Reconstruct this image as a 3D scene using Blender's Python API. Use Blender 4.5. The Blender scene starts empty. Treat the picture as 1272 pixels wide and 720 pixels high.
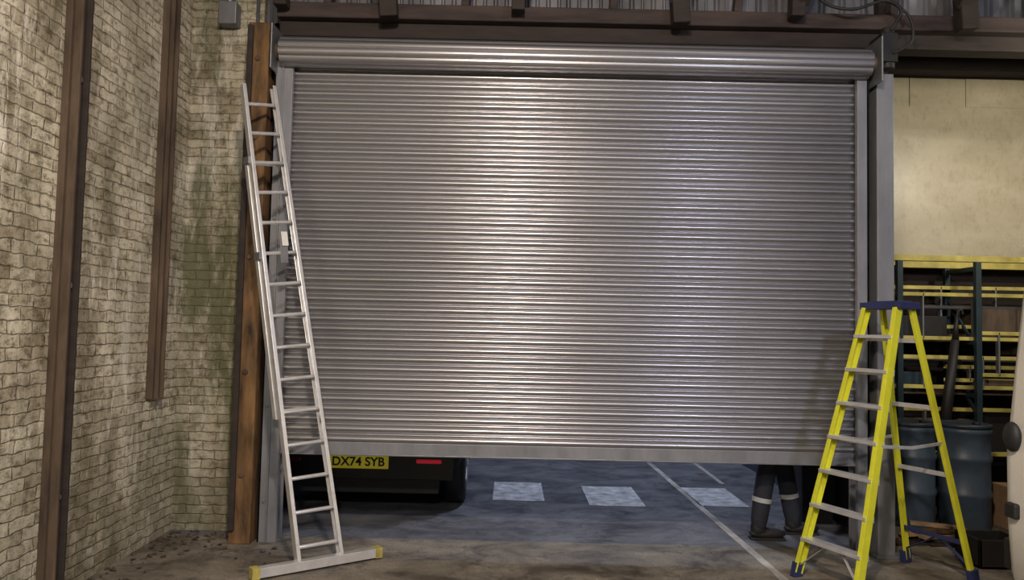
import bpy, bmesh, math, random
from mathutils import Vector, Matrix
random.seed(7)
C = bpy.context.scene.collection

# ---------------------------------------------------------------- materials
def nodes(name):
    m = bpy.data.materials.new(name); m.use_nodes = True
    nt = m.node_tree
    return m, nt, nt.nodes['Principled BSDF']
def N(nt, t, **kw):
    n = nt.nodes.new(t)
    for k, v in kw.items(): setattr(n, k, v)
    return n
def ramp(nt, fac, stops):
    r = N(nt, 'ShaderNodeValToRGB')
    e = r.color_ramp.elements
    while len(e) < len(stops): e.new(0.5)
    for i, (p, c) in enumerate(stops):
        e[i].position = p; e[i].color = (*c, 1) if len(c) == 3 else c
    nt.links.new(fac, r.inputs[0]); return r.outputs[0]
def noise(nt, vec, scale, detail=5, rough=.6, dist=0.0):
    n = N(nt, 'ShaderNodeTexNoise')
    n.inputs['Scale'].default_value = scale; n.inputs['Detail'].default_value = detail
    n.inputs['Roughness'].default_value = rough; n.inputs['Distortion'].default_value = dist
    nt.links.new(vec, n.inputs['Vector']); return n.outputs[0]
def mapping(nt, vec, scale=(1, 1, 1), loc=(0, 0, 0)):
    n = N(nt, 'ShaderNodeMapping'); n.inputs['Scale'].default_value = scale
    n.inputs['Location'].default_value = loc
    nt.links.new(vec, n.inputs['Vector']); return n.outputs[0]
def mix(nt, fac, a, b, mode='MIX'):
    n = N(nt, 'ShaderNodeMix', data_type='RGBA', blend_type=mode)
    if isinstance(fac, (int, float)): n.inputs[0].default_value = fac
    else: nt.links.new(fac, n.inputs[0])
    for i, s in ((6, a), (7, b)):
        if isinstance(s, tuple): n.inputs[i].default_value = (*s, 1)
        else: nt.links.new(s, n.inputs[i])
    return n.outputs[2]
def bump(nt, b, h, strength=.3, dist=.01):
    n = N(nt, 'ShaderNodeBump'); n.inputs['Strength'].default_value = strength
    n.inputs['Distance'].default_value = dist
    nt.links.new(h, n.inputs['Height']); nt.links.new(n.outputs[0], b.inputs['Normal'])

def mat(name, col, rough=.6, metal=0., var=.25, scale=6., stretch=(1, 1, 1), bmp=.15, col2=None, emit=None):
    m, nt, b = nodes(name)
    tc = N(nt, 'ShaderNodeTexCoord').outputs['Object']
    v = mapping(nt, tc, stretch)
    f = noise(nt, v, scale)
    c2 = col2 if col2 else tuple(c * (1 - var) for c in col)
    c1 = tuple(min(1, c * (1 + var * .5)) for c in col)
    col_o = ramp(nt, f, [(.3, c2), (.7, c1)])
    nt.links.new(col_o, b.inputs['Base Color'])
    b.inputs['Roughness'].default_value = rough; b.inputs['Metallic'].default_value = metal
    if bmp: bump(nt, b, f, bmp, .005)
    if emit:
        b.inputs['Emission Color'].default_value = (*emit[0], 1); b.inputs['Emission Strength'].default_value = emit[1]
    return m

def brick_mat(name, side, green=0., whiteness=1., damp=.6):
    m, nt, b = nodes(name)
    tc = N(nt, 'ShaderNodeTexCoord').outputs['Object']
    sp = N(nt, 'ShaderNodeSeparateXYZ'); nt.links.new(tc, sp.inputs[0])
    cb = N(nt, 'ShaderNodeCombineXYZ')
    nt.links.new(sp.outputs[1 if side else 0], cb.inputs[0]); nt.links.new(sp.outputs[2], cb.inputs[1])
    nz = N(nt, 'ShaderNodeTexNoise'); nz.inputs['Scale'].default_value = 12; nz.inputs['Detail'].default_value = 5; nt.links.new(tc, nz.inputs['Vector'])
    sc = N(nt, 'ShaderNodeVectorMath', operation='MULTIPLY_ADD')
    nt.links.new(nz.outputs['Color'], sc.inputs[0]); sc.inputs[1].default_value = (.05, .036, 0)
    nt.links.new(cb.outputs[0], sc.inputs[2])
    br = N(nt, 'ShaderNodeTexBrick'); nt.links.new(sc.outputs[0], br.inputs['Vector'])
    br.inputs['Scale'].default_value = 1; br.inputs['Brick Width'].default_value = .215
    br.inputs['Row Height'].default_value = .07; br.inputs['Mortar Size'].default_value = .0075
    br.inputs['Mortar Smooth'].default_value = 1.; br.inputs['Bias'].default_value = -.1
    w = whiteness
    br.inputs['Color1'].default_value = (.80 * w, .76 * w, .61 * w, 1)
    br.inputs['Color2'].default_value = (.58 * w, .53 * w, .40 * w, 1)
    br.inputs['Mortar'].default_value = (.24 * w, .20 * w, .14 * w, 1)
    g0 = ramp(nt, noise(nt, mapping(nt, tc, (1, 1, .7), (5, 5, 5)), 2.0, 8, .65), [(.42, (0, 0, 0)), (.62, (.7, .7, .7))])
    c = mix(nt, g0, br.outputs['Color'], (.72 * w, .68 * w, .53 * w), 'MIX')
    br2 = N(nt, 'ShaderNodeTexBrick'); nt.links.new(sc.outputs[0], br2.inputs['Vector'])
    for k, v in (('Scale', 1), ('Brick Width', .215), ('Row Height', .07), ('Mortar Size', 0), ('Bias', -.6)): br2.inputs[k].default_value = v
    br2.inputs['Color1'].default_value = (1, 1, 1, 1); br2.inputs['Color2'].default_value = (.34, .28, .21, 1)
    c = mix(nt, .8, c, br2.outputs['Color'], 'MULTIPLY')
    v1 = mapping(nt, tc, (1, 1, .4))
    g1 = ramp(nt, noise(nt, v1, 1.7, 12, .76), [(.465, (0, 0, 0)), (.62, (.82, .82, .82))])
    c = mix(nt, g1, c, (.185, .15, .09), 'MIX')
    chip = ramp(nt, noise(nt, mapping(nt, tc, (1, 1, 1.6)), 13, 9, .82), [(.40, (.26, .22, .16)), (.51, (1, 1, 1))])
    c = mix(nt, .85, c, chip, 'MULTIPLY')
    v2 = mapping(nt, tc, (1, 1, .22), (3, 1, 7))
    g2 = ramp(nt, noise(nt, v2, 2.8, 12, .8), [(.535, (0, 0, 0)), (.595, (.8, .8, .8))])
    c = mix(nt, g2, c, (.90 * w, .87 * w, .76 * w), 'MIX')
    if green:
        g3 = ramp(nt, noise(nt, mapping(nt, tc, (1, 1, .35), (9, 2, 1)), 2.6, 10, .75), [(.43, (0, 0, 0)), (.58, (green, green, green))])
        c = mix(nt, g3, c, (.10, .105, .05), 'MIX')
    z = N(nt, 'ShaderNodeMapRange'); nt.links.new(sp.outputs[2], z.inputs[0])
    z.inputs[1].default_value = 0; z.inputs[2].default_value = 1.0; z.inputs[3].default_value = damp; z.inputs[4].default_value = 0
    zn = N(nt, 'ShaderNodeMath', operation='MULTIPLY'); nt.links.new(z.outputs[0], zn.inputs[0])
    nt.links.new(ramp(nt, noise(nt, tc, 3.2, 8, .7), [(.35, (.35, .35, .35)), (.6, (1, 1, 1))]), zn.inputs[1])
    c = mix(nt, zn.outputs[0], c, (.11, .105, .065), 'MIX')
    nt.links.new(c, b.inputs['Base Color']); b.inputs['Roughness'].default_value = .8
    inv = N(nt, 'ShaderNodeMath', operation='MULTIPLY_ADD'); nt.links.new(br.outputs['Fac'], inv.inputs[0])
    inv.inputs[1].default_value = -.7; nt.links.new(noise(nt, tc, 24, 8, .75), inv.inputs[2])
    bump(nt, b, inv.outputs[0], .75, .015)
    return m

M = {}
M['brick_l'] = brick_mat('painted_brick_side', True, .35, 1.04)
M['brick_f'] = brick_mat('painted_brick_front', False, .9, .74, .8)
M['brick_dim'] = mat('grimy_render', (.16, .14, .11), .9, 0, .4, 3)
M['alu'] = mat('aluminium', (.74, .75, .77), .35, .6, .15, 12)
M['steel'] = mat('galvanised_steel', (.22, .23, .25), .5, .6, .2, 9)
M['steel_l'] = mat('galvanised_guide', (.23, .24, .265), .5, .4, .25, 7, (1, 1, .3))
M['rust'] = mat('rusty_dark_steel', (.095, .066, .043), .8, 0, .6, 9, (1, 1, .25), .4)
M['timber'] = mat('stained_post_timber', (.155, .085, .034), .8, 0, .9, 4, (3, 3, .6), .4)
M['dktimber'] = mat('old_dark_timber', (.028, .020, .017), .8, 0, .5, 7, (.4, 2, 2), .4)
M['redtimber'] = mat('reddish_timber', (.050, .035, .032), .8, 0, .6, 7, (.3, 2, 2), .4)
M['sheet'] = mat('corrugated_grey_sheet', (.18, .185, .205), .55, .1, .6, 3, (1, 1, .4), .1)
M['yellow'] = mat('yellow_fibreglass', (.60, .61, .035), .42, 0, .15, 8)
M['yellow_d'] = mat('aged_yellow_fibreglass', (.48, .42, .11), .5, 0, .55, 4)
M['blue'] = mat('blue_plastic', (.022, .03, .10), .45, 0, .2, 8)
M['black'] = mat('black_rubber', (.012, .012, .013), .6, 0, .3, 8)
M['white'] = mat('white_plastic', (.7, .7, .67), .4, 0, .1, 8)
M['teal'] = mat('teal_rack_paint', (.016, .036, .045), .5, 0, .3, 8)
M['drum'] = mat('blue_drum_plastic', (.06, .09, .135), .45, 0, .3, 6)
M['lid'] = mat('drum_lid', (.035, .05, .075), .45, 0, .3, 6)
M['card'] = mat('cardboard', (.30, .20, .11), .8, 0, .3, 8)
M['carpaint'] = mat('black_car_paint', (.003, .003, .004), .4, 0, .1, 3, bmp=0)
M['vanpaint'] = mat('white_van_paint', (.76, .75, .71), .3, 0, .08, 3, bmp=0)
M['glass'] = mat('dark_glass', (.02, .022, .025), .08, 0, .1, 3, bmp=0)
M['plate'] = mat('yellow_plate', (.80, .68, .04), .4, 0, .03, 3, bmp=0, emit=((.8, .7, .05), .10))  # plate glows by itself, standing in for light from a plate lamp
M['red'] = mat('red_lens', (.30, .01, .02), .3, 0, .1, 3, bmp=0, emit=((1, .03, .06), .18))
M['red_d'] = mat('red_lens_unlit', (.12, .005, .008), .3, 0, .1, 3, bmp=0)
M['paint'] = mat('worn_road_paint', (.48, .50, .52), .7, 0, .6, 9, bmp=.1)
M['paint_w'] = mat('very_worn_line_paint', (.36, .35, .32), .8, 0, .6, 7, (1, .5, 1), bmp=.1, col2=(.17, .165, .155))
M['skin'] = mat('skin', (.55, .33, .24), .55, 0, .1, 8, bmp=.05)
M['hair'] = mat('brown_hair', (.06, .035, .02), .7, 0, .4, 30)
M['eye'] = mat('eye_white', (.8, .8, .78), .3, 0, .02, 8, bmp=0)
M['navy'] = mat('navy_workwear', (.014, .017, .028), .85, 0, .3, 20)
M['hivis'] = mat('reflective_band', (.4, .42, .43), .5, 0, .2, 20)
M['leaf'] = mat('dry_debris', (.08, .065, .045), .9, 0, .6, 30)

def ply():
    m, nt, b = nodes('grubby_ply_sheet')
    tc = N(nt, 'ShaderNodeTexCoord').outputs['Object']
    c = ramp(nt, noise(nt, mapping(nt, tc, (.6, 1, 1.2)), 1.3, 8, .65), [(.3, (.34, .31, .22)), (.55, (.47, .43, .32)), (.75, (.58, .55, .45))])
    s = ramp(nt, noise(nt, mapping(nt, tc, (2, 1, 1)), 9, 8, .8), [(.34, (.7, .66, .6)), (.5, (1, 1, 1))])
    c = mix(nt, .6, c, s, 'MULTIPLY')
    nt.links.new(c, b.inputs['Base Color']); b.inputs['Roughness'].default_value = .38
    return m
M['ply'] = ply()
def floor_mat(name, dark, light, rough_lo, rough_hi):
    m, nt, b = nodes(name)
    tc = N(nt, 'ShaderNodeTexCoord').outputs['Object']
    a = noise(nt, mapping(nt, tc, (.9, 1.3, 1)), 1.8, 11, .75, .5)
    c = ramp(nt, a, [(.38, dark), (.62, light)])
    sp = ramp(nt, noise(nt, tc, 45, 4, .7), [(.35, (.6, .6, .6)), (.65, (1, 1, 1))])
    c = mix(nt, .8, c, sp, 'MULTIPLY')
    st = ramp(nt, noise(nt, mapping(nt, tc, (1, 1, 1), (4, 8, 0)), 3.0, 10, .75), [(.54, (0, 0, 0)), (.66, (.85, .85, .85))])
    c = mix(nt, st, c, tuple(v * .45 for v in dark), 'MIX')
    nt.links.new(c, b.inputs['Base Color'])
    r = N(nt, 'ShaderNodeMapRange'); nt.links.new(a, r.inputs[0])
    r.inputs[1].default_value = .35; r.inputs[2].default_value = .6; r.inputs[3].default_value = rough_lo; r.inputs[4].default_value = rough_hi
    nt.links.new(r.outputs[0], b.inputs['Roughness'])
    bump(nt, b, noise(nt, tc, 60, 6, .7), .4, .006)
    return m
M['floor'] = floor_mat('dirty_concrete', (.075, .064, .048), (.25, .225, .18), .4, .8)
M['asphalt'] = floor_mat('night_asphalt', (.085, .09, .105), (.17, .178, .20), .28, .6)
def shutter_mat():
    m, nt, b = nodes('galvanised_shutter_steel')
    tc = N(nt, 'ShaderNodeTexCoord').outputs['Object']
    c = ramp(nt, noise(nt, mapping(nt, tc, (.4, 1, 1.2)), 2, 4, .5), [(.3, (.26, .265, .285)), (.7, (.34, .345, .37))])
    nt.links.new(c, b.inputs['Base Color'])
    b.inputs['Metallic'].default_value = .75; b.inputs['Roughness'].default_value = .48
    g = N(nt, 'ShaderNodeBsdfGlossy'); g.inputs['Color'].default_value = (.54, .53, .55, 1); g.inputs['Roughness'].default_value = .23
    mx = N(nt, 'ShaderNodeMixShader'); mx.inputs[0].default_value = .38
    nt.links.new(b.outputs[0], mx.inputs[1]); nt.links.new(g.outputs[0], mx.inputs[2])
    nt.links.new(mx.outputs[0], nt.nodes['Material Output'].inputs['Surface'])
    return m
M['shutter'] = shutter_mat()

# ---------------------------------------------------------------- mesh builder
class MB:
    def __init__(s, name): s.name = name; s.bm = bmesh.new(); s.mats = []
    def mi(s, m):
        m = M[m]
        if m not in s.mats: s.mats.append(m)
        return s.mats.index(m)
    def face(s, vs, m, smooth=False):
        try: f = s.bm.faces.new(vs)
        except ValueError: return None
        f.material_index = s.mi(m); f.smooth = smooth; return f
    def hexa(s, pts, m):
        v = [s.bm.verts.new(p) for p in pts]
        for q in ((0, 3, 2, 1), (4, 5, 6, 7), (0, 1, 5, 4), (1, 2, 6, 5), (2, 3, 7, 6), (3, 0, 4, 7)):
            s.face([v[i] for i in q], m)
    def box(s, x0, x1, y0, y1, z0, z1, m):
        s.hexa([(x0, y0, z0), (x1, y0, z0), (x1, y1, z0), (x0, y1, z0), (x0, y0, z1), (x1, y0, z1), (x1, y1, z1), (x0, y1, z1)], m)
    def beam(s, p, q, side, w, h, m, off=(0, 0)):
        p = Vector(p); q = Vector(q); d = (q - p).normalized()
        sd = Vector(side); sd = (sd - d * sd.dot(d)).normalized(); up = sd.cross(d).normalized()
        o = sd * off[0] + up * off[1]
        pts = []
        for e in (p, q):
            for a, b in ((-1, -1), (1, -1), (1, 1), (-1, 1)):
                pts.append(e + o + sd * (a * w / 2) + up * (b * h / 2))
        s.hexa(pts, m)
    def channel(s, p, q, side, w, h, t, m, flip=1):
        s.beam(p, q, side, t, h, m)
        for e in (-1, 1):
            s.beam(p, q, side, w, t, m, off=(flip * w / 2, e * (h - t) / 2))
    def cyl(s, p, q, r, m, r2=None, seg=16, caps=True):
        p = Vector(p); q = Vector(q); d = (q - p).normalized(); r2 = r if r2 is None else r2
        a = d.orthogonal().normalized(); b = d.cross(a)
        A = []; B = []
        for i in range(seg):
            t = 2 * math.pi * i / seg; o = a * math.cos(t) + b * math.sin(t)
            A.append(s.bm.verts.new(p + o * r)); B.append(s.bm.verts.new(q + o * r2))
        for i in range(seg):
            j = (i + 1) % seg; s.face([A[i], A[j], B[j], B[i]], m, True)
        if caps: s.face(A[::-1], m); s.face(B, m)
    def tube(s, pts, r, m, seg=10):
        P = [Vector(p) for p in pts]; P = [P[0]] + P + [P[-1]]; path = []
        for i in range(1, len(P) - 2):
            for k in range(6):
                t = k / 6
                path.append(.5 * ((2 * P[i]) + (-P[i - 1] + P[i + 1]) * t + (2 * P[i - 1] - 5 * P[i] + 4 * P[i + 1] - P[i + 2]) * t * t + (-P[i - 1] + 3 * P[i] - 3 * P[i + 1] + P[i + 2]) * t ** 3))
        path.append(P[-2]); rings = []; a = None
        for i, c in enumerate(path):
            d = (path[min(i + 1, len(path) - 1)] - path[max(i - 1, 0)]).normalized()
            a = d.orthogonal().normalized() if a is None else (a - d * a.dot(d)).normalized()
            b = d.cross(a)
            rings.append([s.bm.verts.new(c + (a * math.cos(6.2832 * k / seg) + b * math.sin(6.2832 * k / seg)) * r) for k in range(seg)])
        for A, B in zip(rings, rings[1:]):
            for i in range(seg): s.face([A[i], A[(i + 1) % seg], B[(i + 1) % seg], B[i]], m, True)
        s.face(rings[0][::-1], m); s.face(rings[-1], m)
    def lathe(s, c, prof, m, seg=36, axis='Z'):
        rings = []
        for r, h in prof:
            ring = []
            for i in range(seg):
                t = 6.28318 * i / seg
                if axis == 'Z': p = (c[0] + r * math.cos(t), c[1] + r * math.sin(t), c[2] + h)
                else: p = (c[0] + h, c[1] + r * math.cos(t), c[2] + r * math.sin(t))
                ring.append(s.bm.verts.new(p))
            rings.append(ring)
        for A, B in zip(rings, rings[1:]):
            for i in range(seg): s.face([A[i], A[(i + 1) % seg], B[(i + 1) % seg], B[i]], m, True)
        s.face(rings[0][::-1], m); s.face(rings[-1], m)
    def ball(s, c, rad, m, u=20, v=12, rot=None):
        g = bmesh.ops.create_uvsphere(s.bm, u_segments=u, v_segments=v, radius=1)
        k = s.mi(m)
        mt = Matrix.Translation(c) @ (rot or Matrix()) @ Matrix.Diagonal((*rad, 1))
        for vv in g['verts']:
            vv.co = mt @ vv.co
            for f in vv.link_faces: f.material_index = k; f.smooth = True
    def done(s, bevel=0., parent=None, normals=True):
        if normals: bmesh.ops.recalc_face_normals(s.bm, faces=s.bm.faces)
        me = bpy.data.meshes.new(s.name); s.bm.to_mesh(me); s.bm.free()
        for m in s.mats: me.materials.append(m)
        o = bpy.data.objects.new(s.name, me); C.objects.link(o)
        if bevel:
            b = o.modifiers.new('bevel', 'BEVEL'); b.width = bevel; b.segments = 2; b.limit_method = 'ANGLE'; b.angle_limit = math.radians(40)
            b.harden_normals = False
        if parent: o.parent = parent
        return o
def empty(name):
    o = bpy.data.objects.new(name, None); C.objects.link(o); return o

# ---------------------------------------------------------------- room shell
LW = -2.60
b = MB('floor'); b.box(LW - .3, 6.4, -6.3, 5.9, -.1, 0, 'floor'); b.box(2.9, 6.4, 5.9, 7.9, -.1, 0, 'floor'); b.done()
b = MB('ground_outside'); b.box(-14, 2.9, 5.9, 26, -.1, 0, 'asphalt'); b.done()
b = MB('wall_left'); b.box(LW - .3, LW, -6.3, 6.3, 0, 5.0, 'brick_l'); b.done()
b = MB('wall_front'); b.box(LW, -2.035, 6.02, 6.3, 0, 5.0, 'brick_f'); b.done()
b = MB('trim_3'); b.box(-2.035, -1.86, 6.03, 6.3, 0, 3.9, 'dktimber'); b.done()
b = MB('wall_header'); b.box(-2.03, 6.4, 6.10, 6.2, 3.98, 5.0, 'dktimber')
b.box(-2.03, 2.85, 6.03, 6.1, 3.55, 3.98, 'dktimber'); b.done()
b = MB('wall_partition'); b.box(2.87, 2.94, 5.96, 7.7, 0, 5.0, 'dktimber'); b.done()
b = MB('wall_back'); b.box(2.9, 6.4, 7.7, 7.9, 0, 5.0, 'dktimber'); b.done()
b = MB('wall_right'); b.box(6.1, 6.4, -6.3, 7.9, 0, 5.0, 'brick_dim'); b.done()
b = MB('wall_rear'); b.box(LW, 6.4, -6.3, -6.0, 0, 5.0, 'brick_dim'); b.done()
b = MB('ceiling'); b.box(LW - .3, 6.4, -6.3, 7.9, 5.0, 5.1, 'sheet'); b.done()

b = MB('corrugated_cladding')
x = LW; prev = None
while x < 6.1:
    ph = (x / .17) % 1
    y = 6.06 + .03 * (1 if ph < .35 else (-1 if .5 < ph < .85 else 0))
    a = b.bm.verts.new((x, y, 4.02)); c = b.bm.verts.new((x, y, 4.98))
    if prev: b.face([prev[0], a, c, prev[1]], 'sheet')
    prev = (a, c); x += .0125
b.done()

b = MB('trim_1'); b.box(LW, LW + .04, 4.31, 4.47, 0, 4.98, 'rust'); b.box(LW + .04, LW + .09, 4.33, 4.35, 0, 4.98, 'rust'); b.box(LW + .04, LW + .09, 4.42, 4.44, 0, 4.98, 'dktimber')
for z in (.6, 1.8, 3.0, 4.2): b.cyl((LW + .04, 4.385, z), (LW + .07, 4.385, z), .018, 'steel', seg=8)
b.done(.004)
b = MB('trim_2'); b.box(LW, LW + .05, 5.49, 5.64, 1.05, 4.98, 'rust'); b.box(LW + .05, LW + .08, 5.51, 5.53, 1.05, 4.98, 'rust'); b.box(LW + .05, LW + .08, 5.59, 5.61, 1.05, 4.98, 'rust'); b.done(.004)
b = MB('conduit'); b.cyl((-2.07, 5.97, .9), (-2.07, 5.97, 4.9), .014, 'steel', seg=10); b.cyl((-2.12, 5.98, 1.5), (-2.12, 5.98, 3.1), .01, 'black', seg=8)
for z in (1.3, 2.2, 3.1, 3.9): b.box(-2.10, -2.045, 5.95, 6.015, z, z + .03, 'steel')
b.done()
b = MB('junction_box'); b.box(-2.36, -2.22, 5.90, 6.015, 3.96, 4.14, 'steel'); b.cyl((-2.29, 5.95, 4.14), (-2.29, 5.95, 4.95), .03, 'steel', seg=10); b.done(.006)

b = MB('timber_post'); b.box(-2.03, -1.87, 5.66, 6.015, 0, 3.88, 'timber')
for z in (.5, 1.25, 2.1, 3.0, 3.6): b.cyl((-1.95, 5.66, z), (-1.95, 5.645, z), .022, 'rust', seg=8)
b.box(-2.028, -1.985, 5.63, 5.66, .1, 3.85, 'dktimber')
b.done(.008)

b = MB('lintel_beam'); b.box(-1.85, 6.1, 5.74, 5.95, 3.96, 4.08, 'redtimber'); b.box(-1.85, 6.1, 5.82, 5.98, 3.84, 3.96, 'dktimber'); b.done(.01)
b = MB('roof_timbers')
for i, X in enumerate((-1.75, -1.02, .04, 1.18, 2.14, 3.34, 4.5)):
    w = .13 if i % 2 else .10
    b.beam((X + (.05 if i % 2 else -.04), 5.66, 3.93 if i % 2 else 4.0), (X - .03, 5.60, 4.99), (1, 0, 0), w, .12, 'dktimber')
    b.beam((X, 5.66, 4.12), (X + .05, 4.6, 4.97), (1, 0, 0), .09, .12, 'dktimber')
    if i: b.beam((X - .45, 5.80, 4.08), (X - .35, 5.80, 4.99), (1, 0, 0), .06, .1, 'redtimber')
b.beam((2.95, 6.9, 4.62), (6.1, 6.9, 4.62), (0, 1, 0), .16, .22, 'redtimber')
b.beam((2.95, 7.55, 4.36), (6.1, 7.55, 4.36), (0, 1, 0), .2, .20, 'dktimber')
for X in (4.35, 4.65, 5.3): b.beam((X, 6.75, 4.3), (X, 6.75, 4.98), (1, 0, 0), .08, .1, 'dktimber')
for Y in (-4, -1, 2): b.beam((LW, Y, 4.88), (6.1, Y, 4.88), (0, 1, 0), .18, .22, 'dktimber')
b.done(.008)

# ---------------------------------------------------------------- roller shutter
sh = empty('roller_shutter')
YC = 5.80; X0, X1 = -1.735, 2.625
b = MB('curtain'); pitch = .075; z = .73
K = 14
while z < 3.62:
    rows = []
    for k in range(K + 1):
        t = k / K
        if t < .76: y = YC - .020 * math.sin(math.pi * t / .76)
        else: y = YC + .012 * math.sin(math.pi * (t - .76) / .24)
        rows.append((y, z + t * pitch))
    vs = [[b.bm.verts.new((X0 + (X1 - X0) * j, y, zz)) for j in range(2)] for y, zz in rows]
    for r in range(K):
        b.face([vs[r][0], vs[r][1], vs[r + 1][1], vs[r + 1][0]], 'shutter', True)
    z += pitch
b.done(parent=sh, normals=False)
b = MB('bottom_rail'); b.box(X0, X1, YC - .012, YC + .012, .645, .735, 'steel_l'); b.box(X0, X1, YC - .035, YC + .035, .640, .652, 'steel'); b.done(.003, sh)
b = MB('barrel')
nf = 9; segs = nf * 6; R = .098; cy, cz = 5.69, 3.665
rA = []; rB = []
for i in range(segs):
    t = (i % 6) / 6; a = 2 * math.pi * i / segs + .25; r = R + .014 * math.sin(math.pi * t) ** .7
    rA.append(b.bm.verts.new((-1.78, cy + r * math.cos(a), cz + r * math.sin(a))))
    rB.append(b.bm.verts.new((2.66, cy + r * math.cos(a), cz + r * math.sin(a))))
for i in range(segs):
    j = (i + 1) % segs
    b.face([rA[i], rA[j], rB[j], rB[i]], 'shutter', True)
b.face(rA[::-1], 'steel'); b.face(rB, 'steel')
b.cyl((-1.86, cy, cz), (2.74, cy, cz), .04, 'steel')
o = b.done(parent=sh)
o.data.set_sharp_from_angle(angle=math.radians(24))
b = MB('end_plates')
for X in (-1.83, 2.70):
    b.box(X, X + .012, 5.56, 5.92, 3.50, 3.84, 'steel')
    b.cyl((X - .03, cy, cz), (X + .04, cy, cz), .06, 'rust', seg=14)
b.box(2.72, 2.84, 5.60, 5.80, 3.66, 3.88, 'black'); b.cyl((2.79, 5.66, 3.62), (2.79, 5.66, 3.93), .05, 'black')
b.done(.004, sh)
b = MB('guides')
b.box(-1.84, -1.825, 5.72, 5.90, 0, 3.62, 'steel_l')
b.box(-1.84, -1.70, 5.72, 5.735, 0, 3.62, 'steel_l'); b.box(-1.84, -1.70, 5.865, 5.88, 0, 3.62, 'steel_l')
b.box(-1.755, -1.70, 5.735, 5.765, 0, 3.62, 'steel_l'); b.box(-1.775, -1.765, 5.70, 5.72, 0, 3.6, 'steel')
b.box(2.66, 2.675, 5.72, 5.90, 0, 3.62, 'steel_l')
b.box(2.59, 2.675, 5.72, 5.735, 0, 3.62, 'steel_l'); b.box(2.59, 2.675, 5.865, 5.88, 0, 3.62, 'steel_l')
b.box(2.59, 2.635, 5.735, 5.765, 0, 3.62, 'steel_l')
for zz in (.3, 1.0, 1.7, 2.4, 3.1):
    b.cyl((-1.80, 5.72, zz), (-1.80, 5.71, zz), .012, 'steel', seg=8)
b.done(.002, sh)
b = MB('steel_post'); b.box(2.73, 2.855, 5.70, 5.712, 0, 3.60, 'steel_l'); b.box(2.73, 2.742, 5.712, 5.90, 0, 3.6, 'steel_l'); b.box(2.843, 2.855, 5.712, 5.90, 0, 3.6, 'steel_l')
b.box(2.675, 2.73, 5.86, 5.88, 0, 3.6, 'black'); b.box(2.69, 2.90, 5.64, 5.92, 0, .015, 'steel'); b.done(.003, sh)  # black strip stands in for shade in the gap between guide and post
b = MB('power_cable')
b.tube([(2.79, 5.62, 3.9), (2.84, 5.55, 4.02), (2.72, 5.55, 4.1), (2.5, 5.6, 4.05), (2.3, 5.64, 4.12), (2.2, 5.62, 4.3), (2.2, 5.62, 4.9)], .012, 'black')
b.tube([(2.80, 5.60, 3.72), (2.92, 5.56, 3.8), (2.9, 5.55, 3.98), (2.75, 5.58, 4.12), (2.6, 5.6, 4.2), (2.55, 5.6, 4.6), (2.5, 5.6, 4.95)], .01, 'black')
b.done(0, sh)

# ---------------------------------------------------------------- aluminium ladder
b = MB('aluminium_ladder')
BL, BR = Vector((-1.36, 5.05, .07)), Vector((-1.11, 5.245, .07))
TL, TR = Vector((-1.955, 5.36, 3.30)), Vector((-1.80, 5.60, 3.36))
for p, q, fl in ((BL, TL, 1), (BR, TR, -1)):
    b.channel(p, q, BR - BL, .022, .062, .006, 'alu', fl)
for i in range(15):
    t = .026 + i * .0665
    b.cyl(BL.lerp(TL, t), BR.lerp(TR, t), .013, 'alu', seg=12)
nrm = Vector((-.60, .62, 0)).normalized()
off = nrm * .07; offR = Vector((-.016, .07, 0))
for p, q, fl, o_ in ((BL, TL, 1, off * 1.1), (BR, TR, -1, offR)):
    b.channel(p.lerp(q, .26) + o_, p.lerp(q, .83) + o_ * .9, BR - BL, .022, .055, .006, 'alu', fl)
for i in (0, 8):
    t = .2922 + i * .0665
    b.cyl(BL.lerp(TL, t) + off, BR.lerp(TR, t) + offR, .013, 'alu', seg=12)
for t in (.27, .62, .83):
    for p, q, o_ in ((BL, TL, off), (BR, TR, offR)):
        c = p.lerp(q, t); b.beam(c, c + o_ * 1.15, (0, 0, 1), .05, .03, 'steel')
c = BL.lerp(TL, .645); c2 = BR.lerp(TR, .645)
mid = c.lerp(c2, .62) - nrm * .035
b.beam(mid - Vector((0, 0, .14)), mid + Vector((-.02, 0, .12)), (c2 - c), .06, .004, 'steel_l')
b.beam(mid - Vector((0, 0, .02)) - nrm * .004, mid + Vector((-.015, 0, .08)) - nrm * .004, (c2 - c), .05, .003, 'white')
d = Vector((.8, .6, 0))
s0, s1 = Vector((-1.57, 4.885, .045)), Vector((-.90, 5.39, .045))
b.beam(s0, s1, (0, 0, 1), .06, .06, 'alu')
for e, sg in ((s0, -1), (s1, 1)):
    b.beam(e - d * .02 * sg, e + d * .03 * sg, (0, 0, 1), .07, .07, 'yellow_d')
b.done(.002)

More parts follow.
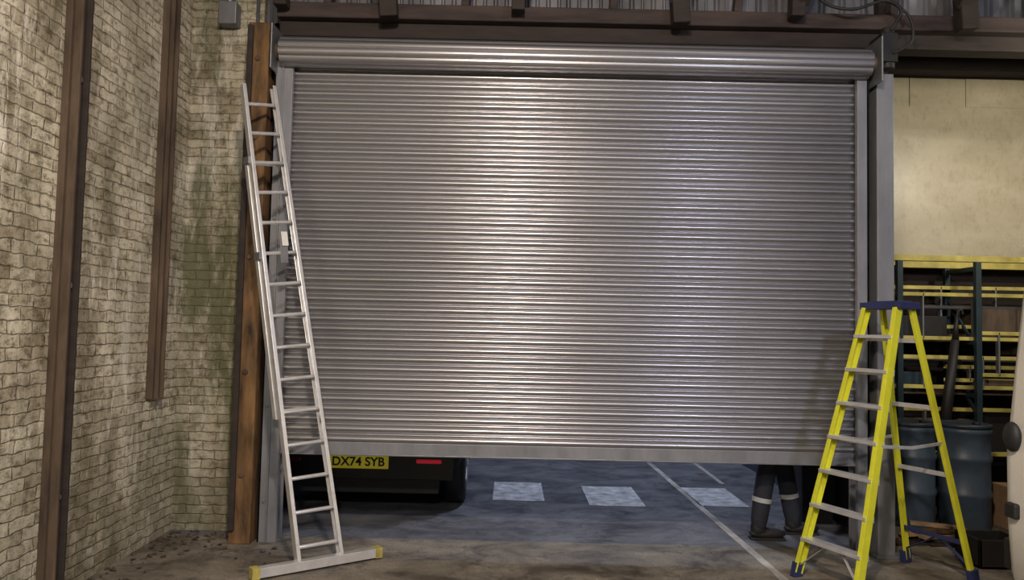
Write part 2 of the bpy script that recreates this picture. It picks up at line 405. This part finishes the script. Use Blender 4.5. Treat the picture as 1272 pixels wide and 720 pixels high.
# ---------------------------------------------------------------- yellow stepladder
b = MB('yellow_stepladder')
A = Vector((1.94, 5.20, .03)); w = Vector((.21, -.46, 0)); e = Vector((.93, .38, 0))
B_ = A + w; Cc = A + e; D_ = B_ + e
ctr = (A + D_) / 2 + Vector((.03, .01, 0)); ctr.z = 1.80
wn = w.normalized(); en = e.normalized()
hw = .135
TA = ctr - wn * hw - en * .05; TB = ctr + wn * hw - en * .05; TC = ctr - wn * hw * .9 + en * .09; TD = ctr + wn * hw * .9 + en * .09
for p, q, fl in ((A, TA, 1), (B_, TB, -1)):
    b.channel(p, q, wn, .028, .062, .007, 'yellow', fl)
for p, q, fl in ((Cc, TC, 1), (D_, TD, -1)):
    b.channel(p, q, wn, .022, .042, .006, 'yellow', fl)
for i in range(7):
    t = .125 + i * .128
    p, q = A.lerp(TA, t), B_.lerp(TB, t)
    b.beam(p, q, (0, 0, 1), .022, .085, 'alu')
    b.beam(p, q, (0, 0, 1), .035, .006, 'alu', off=(-.012, .038))
    if i == 0:
        b.beam(p.lerp(q, .35) - Vector((0, 0, .02)), A.lerp(TA, t - .10) + wn * .01, en, .02, .004, 'alu')
        b.beam(p.lerp(q, .65) - Vector((0, 0, .02)), B_.lerp(TB, t - .10) - wn * .01, en, .02, .004, 'alu')
for i in range(4):
    t = .13 + i * .25
    b.beam(Cc.lerp(TC, t), D_.lerp(TD, t), (0, 0, 1), .03, .012, 'alu' if i != 0 else 'blue')
b.beam(Cc.lerp(TC, .04), Cc.lerp(D_, .5) + Vector((0, 0, .22)), en, .03, .008, 'blue')
b.beam(D_.lerp(TD, .04), Cc.lerp(D_, .5) + Vector((0, 0, .22)), en, .03, .008, 'blue')
for p, q, r_, s_ in ((A, TA, Cc, TC), (B_, TB, D_, TD)):
    a0 = p.lerp(q, .5); a1 = r_.lerp(s_, .5); m_ = (a0 + a1) / 2 + Vector((0, 0, -.02))
    b.beam(a0, m_, wn, .006, .022, 'alu'); b.beam(m_, a1, wn, .006, .022, 'alu')
for p, q in ((A, TA), (B_, TB), (Cc, TC), (D_, TD)):
    b.beam(Vector((p.x, p.y, .0)), p.lerp(q, .035), wn, .04, .075, 'blue')
c0 = ctr + en * .02
b.beam(c0 - wn * .16 + Vector((0, 0, .02)), c0 + wn * .16 + Vector((0, 0, .02)), (0, 0, 1), .045, .19, 'blue')
b.beam(c0 - wn * .12 + Vector((0, 0, .042)), c0 + wn * .12 + Vector((0, 0, .042)), (0, 0, 1), .018, .13, 'blue')
b.done(.003)

# ---------------------------------------------------------------- right bay
b = MB('plywood_sheet'); b.box(2.98, 6.0, 7.63, 7.68, 2.42, 4.24, 'ply'); b.box(4.55, 6.0, 7.622, 7.63, 3.95, 4.24, 'ply'); b.box(3.98, 3.985, 7.625, 7.63, 3.95, 4.24, 'dktimber'); b.done(.003)
b = MB('storage_rack')
for X in (3.56, 4.28, 5.2):
    for Y in (7.02, 7.52): b.beam((X, Y, 0), (X, Y, 2.32), (1, 0, 0), .05, .05, 'teal')
    for z0 in (.3, .9, 1.5):
        b.beam((X, 7.02, z0), (X, 7.52, z0 + .5), (1, 0, 0), .02, .03, 'teal')
    for z0 in (.5, 1.09, 1.58, 2.26): b.beam((X, 7.02, z0), (X, 7.52, z0), (1, 0, 0), .04, .04, 'teal')
b.beam((3.0, 7.02, 2.345), (5.9, 7.02, 2.345), (0, 1, 0), .06, .055, 'yellow_d')
b.beam((3.0, 7.52, 2.345), (5.9, 7.52, 2.345), (0, 1, 0), .06, .09, 'yellow_d')
def stored(x0, x1, y, z0, z1, tilt=0, m='yellow_d', n=7):
    b.channel((x0, y, z0), (x1, y, z0 + tilt), (0, 0, 1), .03, .05, .008, m, 1)
    b.channel((x0, y, z1), (x1, y, z1 + tilt * .5), (0, 0, 1), .03, .05, .008, m, -1)
    for i in range(n):
        t = (i + .5) / n; X = x0 + (x1 - x0) * t
        b.beam((X, y, z0 + tilt * t), (X, y, z1 + tilt * .5 * t), (0, 1, 0), .05, .015, 'steel')
stored(3.1, 5.0, 7.10, 1.60, 2.03, .0, n=4)
stored(3.3, 5.9, 7.28, 1.70, 2.10, .03, 'yellow_d', 5)
stored(3.0, 5.2, 7.12, 1.15, 1.45, .0, 'yellow_d', 4)
stored(4.1, 5.9, 7.24, 1.21, 1.36, .0, 'yellow_d', 4)
stored(4.3, 5.9, 7.08, 1.27, 1.68, .0, 'yellow_d', 4)
stored(3.1, 5.6, 7.14, .54, .97, .0, 'yellow_d', 5)
stored(3.2, 5.8, 7.42, 1.63, 2.12, .0, 'timber', 5)
for (x0, x1, z0, h, m_) in ((3.1, 3.5, 1.09, .26, 'black'), (3.62, 3.95, 1.09, .2, 'teal'), (4.35, 4.8, 1.09, .14, 'rust'), (3.1, 3.52, 1.6, .3, 'dktimber'),
                            (3.66, 4.1, 1.6, .22, 'black'), (4.4, 4.9, 1.6, .3, 'rust'), (4.36, 4.8, .5, .4, 'black'), (3.62, 4.2, .5, .3, 'dktimber')):
    b.box(x0, x1, 7.2, 7.5, z0 + .02, z0 + h, m_)
for z0 in (.5, 1.09, 1.58): b.box(3.0, 5.9, 7.18, 7.54, z0, z0 + .02, 'rust')
for i, z0 in enumerate((1.11, 1.60, .53)):
    for k in range(3): b.cyl((3.2, 7.24 + k * .05, z0 + .30 + k * .01), (5.6, 7.26 + k * .05, z0 + .31), .018, ('steel', 'timber', 'black')[k], seg=8)
b.done(.003)

for (X, Y) in ((3.93, 6.66), (3.50, 6.72)):
    b = MB('plastic_drum'); r = .20 if X > 3.6 else .19
    pf = [(r * .93, 0), (r, .02), (r, .26), (r * 1.06, .28), (r * 1.06, .31), (r, .33), (r, .56), (r * 1.06, .58), (r * 1.06, .61), (r, .63), (r, .80), (r * 1.05, .81), (r * 1.05, .84), (r * .96, .86)]
    b.lathe((X, Y, 0), pf, 'drum')
    b.lathe((X, Y, .855), [(r * 1.06, 0), (r * 1.06, .03), (r * .95, .035), (r * .9, .02)], 'lid')
    b.cyl((X + .08, Y - .05, .87), (X + .08, Y - .05, .9), .03, 'black')
    b.done()
b = MB('folded_umbrella')
b.cyl((3.86, 6.955, 0.0), (3.9, 6.95, .6), .008, 'steel'); b.cyl((3.9, 6.95, .6), (4.02, 6.93, 1.6), .055, 'black', r2=.035); b.cyl((4.02, 6.93, 1.6), (4.035, 6.93, 1.82), .03, 'black', r2=.012)
b.tube([(4.035, 6.93, 1.8), (4.05, 6.93, 1.86), (4.08, 6.93, 1.87), (4.09, 6.93, 1.83)], .01, 'black'); b.done()
b = MB('cardboard_box'); b.box(4.25, 4.6, 6.5, 6.8, 0, .36, 'card'); b.box(4.25, 4.6, 6.38, 6.5, .352, .36, 'card'); b.box(4.41, 4.44, 6.498, 6.5, 0, .36, 'ply'); b.done(.004)
b = MB('timber_offcuts')
for i in range(14):
    X = 3.15 + random.random() * .8; Y = 6.0 + random.random() * .3; a = random.uniform(-.5, .5); L = random.uniform(.25, .5)
    z0 = .012 + .028 * (i // 4)
    b.beam((X - L / 2 * math.cos(a), Y - L / 2 * math.sin(a), z0), (X + L / 2 * math.cos(a), Y + L / 2 * math.sin(a), z0), (0, 0, 1), .024, .07, random.choice(['timber', 'card', 'dktimber']))
b.done(.002)
b = MB('black_crate')
for (a0, a1, c0_, c1_) in ((3.32, 3.66, 5.45, 5.47), (3.32, 3.66, 5.73, 5.75), (3.32, 3.34, 5.45, 5.75), (3.64, 3.66, 5.45, 5.75)):
    b.box(a0, a1, c0_, c1_, 0, .2, 'black')
b.box(3.32, 3.66, 5.45, 5.75, 0, .02, 'black'); b.done(.004)

# ---------------------------------------------------------------- vehicles
def loft_vehicle(name, cx, stations, paint, glassrows, wheels, wr, ysign=1):
    root = empty(name)
    b = MB('body'); rings = []
    for (y, zb, wb, zm, wm, zs, ws, zr, wr_) in stations:
        half = [(wb, zb), (wm, zb + (zm - zb) * .45), (wm, zm), (ws, zs), (ws - (ws - wr_) * .5, zs + (zr - zs) * .55), (wr_, zr - .05), (wr_ * .8, zr)]
        ring = [(cx + a, y, c) for a, c in half] + [(cx - a, y, c) for a, c in reversed(half)]
        rings.append([b.bm.verts.new(p) for p in ring])
    n = len(rings[0])
    for k, (A, B) in enumerate(zip(rings, rings[1:])):
        for i in range(n):
            j = (i + 1) % n
            g = k in glassrows and i in (3, 4, n - 5, n - 6)
            b.face([A[i], A[j], B[j], B[i]], 'glass' if g else paint, True)
    b.face(rings[0][::-1], paint); b.face(rings[-1], paint)
    b.done(.025, root)
    b = MB('wheels')
    hw_ = stations[len(stations) // 2][4]
    for y in wheels:
        for sd in (-1, 1):
            x = cx + sd * (hw_ - .1)
            b.lathe((x - .1, y, wr), [(wr * .6, 0), (wr * .93, .005), (wr, .04), (wr, .16), (wr * .93, .195), (wr * .6, .2)], 'black', axis='X')
            b.lathe((x - .105, y, wr), [(wr * .62, 0), (wr * .62, .21)], 'steel', axis='X', seg=20)
            for q in range(5):
                a = q * 1.2566
                b.beam((x + sd * .105, y, wr), (x + sd * .105, y + math.cos(a) * wr * .58, wr + math.sin(a) * wr * .58), (1, 0, 0), .015, .05, 'alu')
    b.done(parent=root)
    return root
car = loft_vehicle('car', -1.30, [
    (6.78, .32, .70, .62, .80, .95, .78, 1.00, .70), (6.86, .24, .80, .70, .88, 1.02, .84, 1.30, .66),
    (7.10, .20, .86, .75, .90, 1.02, .86, 1.56, .62), (8.0, .18, .88, .78, .91, 1.02, .88, 1.60, .64),
    (8.9, .18, .88, .78, .91, 1.0, .88, 1.52, .62), (9.7, .18, .88, .74, .90, .95, .86, 1.06, .74),
    (10.6, .20, .84, .66, .86, .84, .80, .90, .70), (10.9, .28, .70, .58, .74, .72, .68, .76, .6)],
    'carpaint', (1, 2, 3, 4), (7.22, 10.1), .33)
b = MB('rear_details')
b.box(-2.12, -.48, 6.72, 6.86, .28, .52, 'carpaint')
b.box(-2.0, -.6, 6.74, 6.90, .16, .29, 'black')
b.box(-.80, -.58, 6.712, 6.73, .425, .46, 'red'); b.box(-2.02, -1.80, 6.712, 6.73, .425, .46, 'red_d')
b.box(-.66, -.50, 6.76, 6.84, .72, .95, 'red'); b.box(-2.10, -1.94, 6.76, 6.84, .72, .95, 'red')
b.box(-1.95, -.65, 6.765, 6.80, .60, .64, 'steel')
b.done(.012, car)
b = MB('licence_plate'); b.box(-1.56, -1.04, 6.700, 6.72, .375, .485, 'plate'); b.done(.002, car)
cu = bpy.data.curves.new('plate_text', 'FONT'); cu.body = 'DX74 SYB'; cu.size = .105; cu.align_x = 'CENTER'; cu.align_y = 'CENTER'; cu.extrude = .001; cu.offset = .0025
o = bpy.data.objects.new('plate_text', cu); C.objects.link(o); o.location = (-1.30, 6.698, .432); o.rotation_euler = (math.radians(90), 0, 0); cu.materials.append(M['black']); o.parent = car

van = loft_vehicle('van', 3.70, [
    (4.22, .35, .96, 1.0, .985, 1.45, .93, 2.35, .80), (4.14, .30, .99, 1.0, 1.0, 1.45, .96, 2.42, .84),
    (3.2, .28, .99, 1.0, 1.0, 1.45, .96, 2.45, .85), (1.6, .28, .99, 1.0, 1.0, 1.45, .96, 2.45, .85),
    (.6, .28, .99, 1.0, 1.0, 1.40, .95, 2.40, .84), (-.2, .28, .99, .98, 1.0, 1.30, .94, 1.75, .80),
    (-.9, .30, .96, .85, .96, 1.05, .88, 1.15, .8), (-1.2, .38, .85, .75, .86, .9, .8, .95, .7)],
    'vanpaint', (3, 4), (3.2, -.4), .34)
b = MB('rear_fittings')
b.box(2.75, 4.65, 4.20, 4.30, .35, .52, 'black')
for X in (2.78, 4.52): b.box(X, X + .1, 4.21, 4.245, .95, 1.35, 'red_d')
b.ball(Vector((2.69, 4.12, 1.09)), (.035, .06, .08), 'black'); b.box(2.67, 2.715, 4.08, 4.17, .66, .74, 'black')
b.box(2.682, 2.71, -.6, 3.0, .62, .72, 'black'); b.box(2.682, 2.71, 3.4, 4.0, .62, .72, 'black')
b.box(3.64, 3.76, 4.215, 4.25, 1.0, 1.08, 'black')
b.done(.012, van)

# ---------------------------------------------------------------- road markings
b = MB('road_marking')
for (x0, x1, y0, y1) in ((-.14, .35, 7.28, 8.14), (.76, 1.28, 7.15, 8.02), (1.80, 2.26, 7.22, 8.06)):
    b.box(x0, x1, y0, y1, 0, .004, 'paint')
b.hexa([(1.80, 5.1, 0), (1.86, 5.1, 0), (1.73, 11.5, 0), (1.67, 11.5, 0), (1.80, 5.1, .004), (1.86, 5.1, .004), (1.73, 11.5, .004), (1.67, 11.5, .004)], 'paint_w')
b.hexa([(2.28, 8.3, 0), (2.33, 8.3, 0), (2.35, 11, 0), (2.30, 11, 0), (2.28, 8.3, .004), (2.33, 8.3, .004), (2.35, 11, .004), (2.30, 11, .004)], 'paint_w')
b.done()
b = MB('waste_bin'); b.hexa([(2.54, 6.66, .0), (2.80, 6.66, 0), (2.80, 6.98, 0), (2.54, 6.98, 0), (2.50, 6.60, .85), (2.83, 6.60, .85), (2.83, 7.02, .85), (2.50, 7.02, .85)], 'black'); b.box(2.49, 2.84, 6.59, 7.03, .85, .89, 'black'); b.done(.01)
b = MB('timber_stake'); b.beam((2.42, 6.62, 0), (2.40, 6.64, 1.3), (1, 0, 0), .035, .035, 'card'); b.done(.003)

b = MB('floor_debris')
for i in range(150):
    if random.random() < .6: X = LW + abs(random.gauss(0, .14)) + .02; Y = random.uniform(4.2, 5.98)
    else: X = random.uniform(LW + .05, -1.6); Y = 5.95 - abs(random.gauss(0, .35))
    if X > -2.05 and Y > 5.6: continue
    r = random.uniform(.008, .026); a0 = random.random() * 6; k = random.choice((4, 5))
    vs = [b.bm.verts.new((X + r * math.cos(a0 + q * 6.283 / k) * random.uniform(.6, 1.3), Y + r * math.sin(a0 + q * 6.283 / k), random.uniform(.003, .014))) for q in range(k)]
    tp = b.bm.verts.new((X, Y, random.uniform(.01, .022)))
    for q in range(k): b.face([vs[q], vs[(q + 1) % k], tp], random.choice(['leaf', 'leaf', 'leaf', 'dktimber']))
b.done()

# ---------------------------------------------------------------- person behind the shutter
def skinmesh(name, verts, edges, radii, root, matname, parent, levels=2):
    me = bpy.data.meshes.new(name); me.from_pydata(verts, edges, []); me.update()
    o = bpy.data.objects.new(name, me); C.objects.link(o)
    o.modifiers.new('skin', 'SKIN')
    sv = me.skin_vertices[0].data
    for i, r in enumerate(radii):
        sv[i].radius = r if isinstance(r, tuple) else (r, r); sv[i].use_root = (i == root)
    s = o.modifiers.new('sub', 'SUBSURF'); s.levels = levels; s.render_levels = levels
    dg = bpy.context.evaluated_depsgraph_get(); dg.update()
    new = bpy.data.meshes.new_from_object(o.evaluated_get(dg))
    o.modifiers.clear(); o.data = new
    new.materials.clear(); new.materials.append(M[matname])
    for p in new.polygons: p.use_smooth = True
    o.parent = parent
    return o
pe = empty('person')
nearY, farY = 6.12, 6.31
my = 6.215
V = [(2.13, my, .96), (2.13, my, 1.14), (2.15, my, 1.33), (2.15, my, 1.45), (2.17, my, 1.55), (2.18, my, 1.62),
     (2.12, nearY, .88), (2.04, nearY, .50), (1.985, nearY, .12), (2.0, nearY, .055), (2.13, nearY - .01, .045),
     (2.15, farY, .88), (2.26, farY, .50), (2.325, farY, .12), (2.34, farY, .055), (2.47, farY + .01, .045),
     (2.14, my - .17, 1.41), (2.11, my - .20, 1.14), (2.27, my - .19, .96), (2.33, my - .185, .93),
     (2.14, my + .17, 1.41), (2.12, my + .21, 1.14), (2.30, my + .17, 1.0), (2.36, my + .165, .98)]
E = [(0, 1), (1, 2), (2, 3), (3, 4), (4, 5), (0, 6), (6, 7), (7, 8), (8, 9), (9, 10), (0, 11), (11, 12), (12, 13), (13, 14), (14, 15),
     (3, 16), (16, 17), (17, 18), (18, 19), (3, 20), (20, 21), (21, 22), (22, 23)]
R_ = [(.13, .14), (.12, .14), (.13, .17), (.10, .13), .058, .055, (.10, .095), (.08, .078), (.072, .066), (.05, .05), (.042, .04),
      (.10, .095), (.08, .078), (.072, .066), (.05, .05), (.042, .04), .066, .05, .036, .034, .066, .05, .036, .034]
body = skinmesh('body', V, E, R_, 0, 'navy', pe)
for m in ('black', 'hivis', 'skin'): body.data.materials.append(M[m])
for p in body.data.polygons:
    c = p.center
    if c.z < .10: p.material_index = 1
    elif c.z > 1.53: p.material_index = 3
b = MB('boots')
for fx, fy in ((1.985, nearY), (2.325, farY)):
    b.ball((fx + .07, fy, .045), (.145, .05, .045), 'black'); b.ball((fx + .0, fy, .09), (.062, .052, .08), 'black'); b.box(fx - .07, fx + .20, fy - .046, fy + .046, 0, .018, 'black')
b.done(.004, pe)
b = MB('reflective_bands')
for (a, c_, yy) in (((1.985, .12), (2.04, .50), nearY), ((2.325, .12), (2.26, .50), farY)):
    z0 = .31
    t = (z0 - a[1]) / (c_[1] - a[1]); x = a[0] + (c_[0] - a[0]) * t
    dx = (c_[0] - a[0]) / (c_[1] - a[1])
    b.cyl((x - dx * .018, yy, z0 - .018), (x + dx * .018, yy, z0 + .018), .078, 'hivis', seg=24, caps=False)
b.done(parent=pe)
b = MB('head')
hc = Vector((2.20, my, 1.70))
b.ball(hc, (.098, .078, .118), 'skin'); b.ball(hc + Vector((.03, 0, -.065)), (.062, .055, .05), 'skin')
b.cyl(hc + Vector((.088, 0, .01)), hc + Vector((.118, 0, -.03)), .008, 'skin', r2=.016, seg=8)
for s_ in (-1, 1):
    b.ball(hc + Vector((.083, s_ * .031, .008)), (.012, .014, .009), 'eye'); b.ball(hc + Vector((.093, s_ * .031, .008)), (.004, .005, .005), 'black', 8, 6)
    b.ball(hc + Vector((-.005, s_ * .08, -.005)), (.018, .01, .032), 'skin')
    b.ball(hc + Vector((.088, s_ * .031, .03)), (.007, .018, .004), 'hair')
b.ball(hc + Vector((.083, 0, -.062)), (.012, .024, .006), 'skin')
b.ball(hc + Vector((-.018, 0, .025)), (.096, .085, .112), 'hair')
b.done(parent=pe)
for k, (h0, dirv) in enumerate((((2.345, my - .185, .925), Vector((.9, 0, -.35)).normalized()), ((2.375, my + .165, .975), Vector((.93, 0, -.25)).normalized()))):
    h0 = Vector(h0); sd = Vector((0, 1, 0))
    sgn = 1 if k == 0 else -1
    pv = [tuple(h0), tuple(h0 + dirv * .04), tuple(h0 + dirv * .085)]
    skinmesh('palm', pv, [(0, 1), (1, 2)], [(.026, .024), (.018, .038), (.016, .038)], 0, 'skin', pe, 1)
    for f in range(4):
        off_ = sd * (.028 - f * .0187) * sgn; L = (.042, .047, .044, .034)[f]
        p0 = h0 + dirv * .075 + off_
        p1 = p0 + dirv * L * .75; p2 = p1 + (dirv * .8 + Vector((0, 0, -.6))) * L * .55; p3 = p2 + (dirv * .3 + Vector((0, 0, -.9))) * L * .45
        skinmesh('finger', [tuple(p) for p in (p0, p1, p2, p3)], [(0, 1), (1, 2), (2, 3)], [.009, .0088, .008, .007], 0, 'skin', pe, 1)
    q0 = h0 + dirv * .03 + sd * .025 * sgn; q1 = q0 + dirv * .03 + sd * .03 * sgn + Vector((0, 0, -.01)); q2 = q1 + dirv * .032 + Vector((0, 0, -.008))
    skinmesh('thumb', [tuple(p) for p in (q0, q1, q2)], [(0, 1), (1, 2)], [.012, .0105, .009], 0, 'skin', pe, 1)

# ---------------------------------------------------------------- lamps
def lamp(name, loc, sx, sy, power, col, rot=(0, 0, 0)):
    l = bpy.data.lights.new(name, 'AREA'); l.shape = 'RECTANGLE'; l.size = sx; l.size_y = sy; l.energy = power; l.color = col
    o = bpy.data.objects.new(name, l); C.objects.link(o); o.location = loc; o.rotation_euler = rot; return o
for (x, y, zz) in ((0.0, .6, 4.5), (2.9, -.4, 4.5), (0.0, -2.6, 4.5)):  # last housing only dresses the added rear fill
    b = MB('high_bay_light'); b.lathe((x, y, zz + .02), [(.22, 0), (.24, .01), (.20, .12), (.08, .2), (.08, .28)], 'white', 24)
    b.cyl((x, y, zz + .28), (x, y, 5.0), .008, 'steel', seg=6)
    b.done(.004)
lamp('high_bay_lamp_warm', (0, .6, 4.48), .22, .26, 290, (1, .81, .66), (math.radians(25), 0, 0))
lamp('rear_fill_light', (0, -2.6, 4.48), .25, .3, 260, (1, .90, .76), (math.radians(50), 0, math.radians(20)))  # unseen fill added to brighten left wall and floor and strengthen shutter streak
lamp('high_bay_lamp_cool', (2.9, -.4, 4.48), .5, .4, 160, (.76, .80, 1), (math.radians(25), 0, 0))
b = MB('bay_fill_housing'); b.box(4.75, 5.05, 5.02, 5.09, 3.5, 3.72, 'black'); b.beam((4.9, 5.05, 3.72), (4.9, 5.05, 5.0), (1, 0, 0), .02, .02, 'steel'); b.done(.005)  # made-up housing for the added plywood fill
lamp('bay_fill_light', (4.9, 5.12, 3.62), .26, .18, 42, (1, .88, .68), (math.radians(82), 0, math.radians(12)))  # out-of-view fill added to brighten the plywood sheet
lamp('yard_lamp', (1.4, 9.0, 5.0), .6, .6, 165, (.74, .80, 1))

w_ = bpy.data.worlds.new('night'); bpy.context.scene.world = w_; w_.use_nodes = True
w_.node_tree.nodes['Background'].inputs[0].default_value = (.10, .13, .22, 1); w_.node_tree.nodes['Background'].inputs[1].default_value = .12
bpy.context.scene.view_settings.view_transform = 'Standard'

# ---------------------------------------------------------------- camera
cd = bpy.data.cameras.new('camera'); cam = bpy.data.objects.new('camera', cd); C.objects.link(cam)
cd.sensor_width = 36; cd.lens = 950 / 1272 * 36; cd.clip_end = 200
p, th = math.radians(3.0), .022
F = Vector((0, math.cos(p), math.sin(p))); U = Vector((0, -math.sin(p), math.cos(p))); Rr = Vector((1, 0, 0))
U2 = U * math.cos(th) - Rr * math.sin(th)
R2 = Rr * math.cos(th) + U * math.sin(th)
mt = Matrix((R2, U2, -F)).transposed().to_4x4(); mt.translation = (0, 0, 1.6)
cam.matrix_world = mt
bpy.context.scene.camera = cam
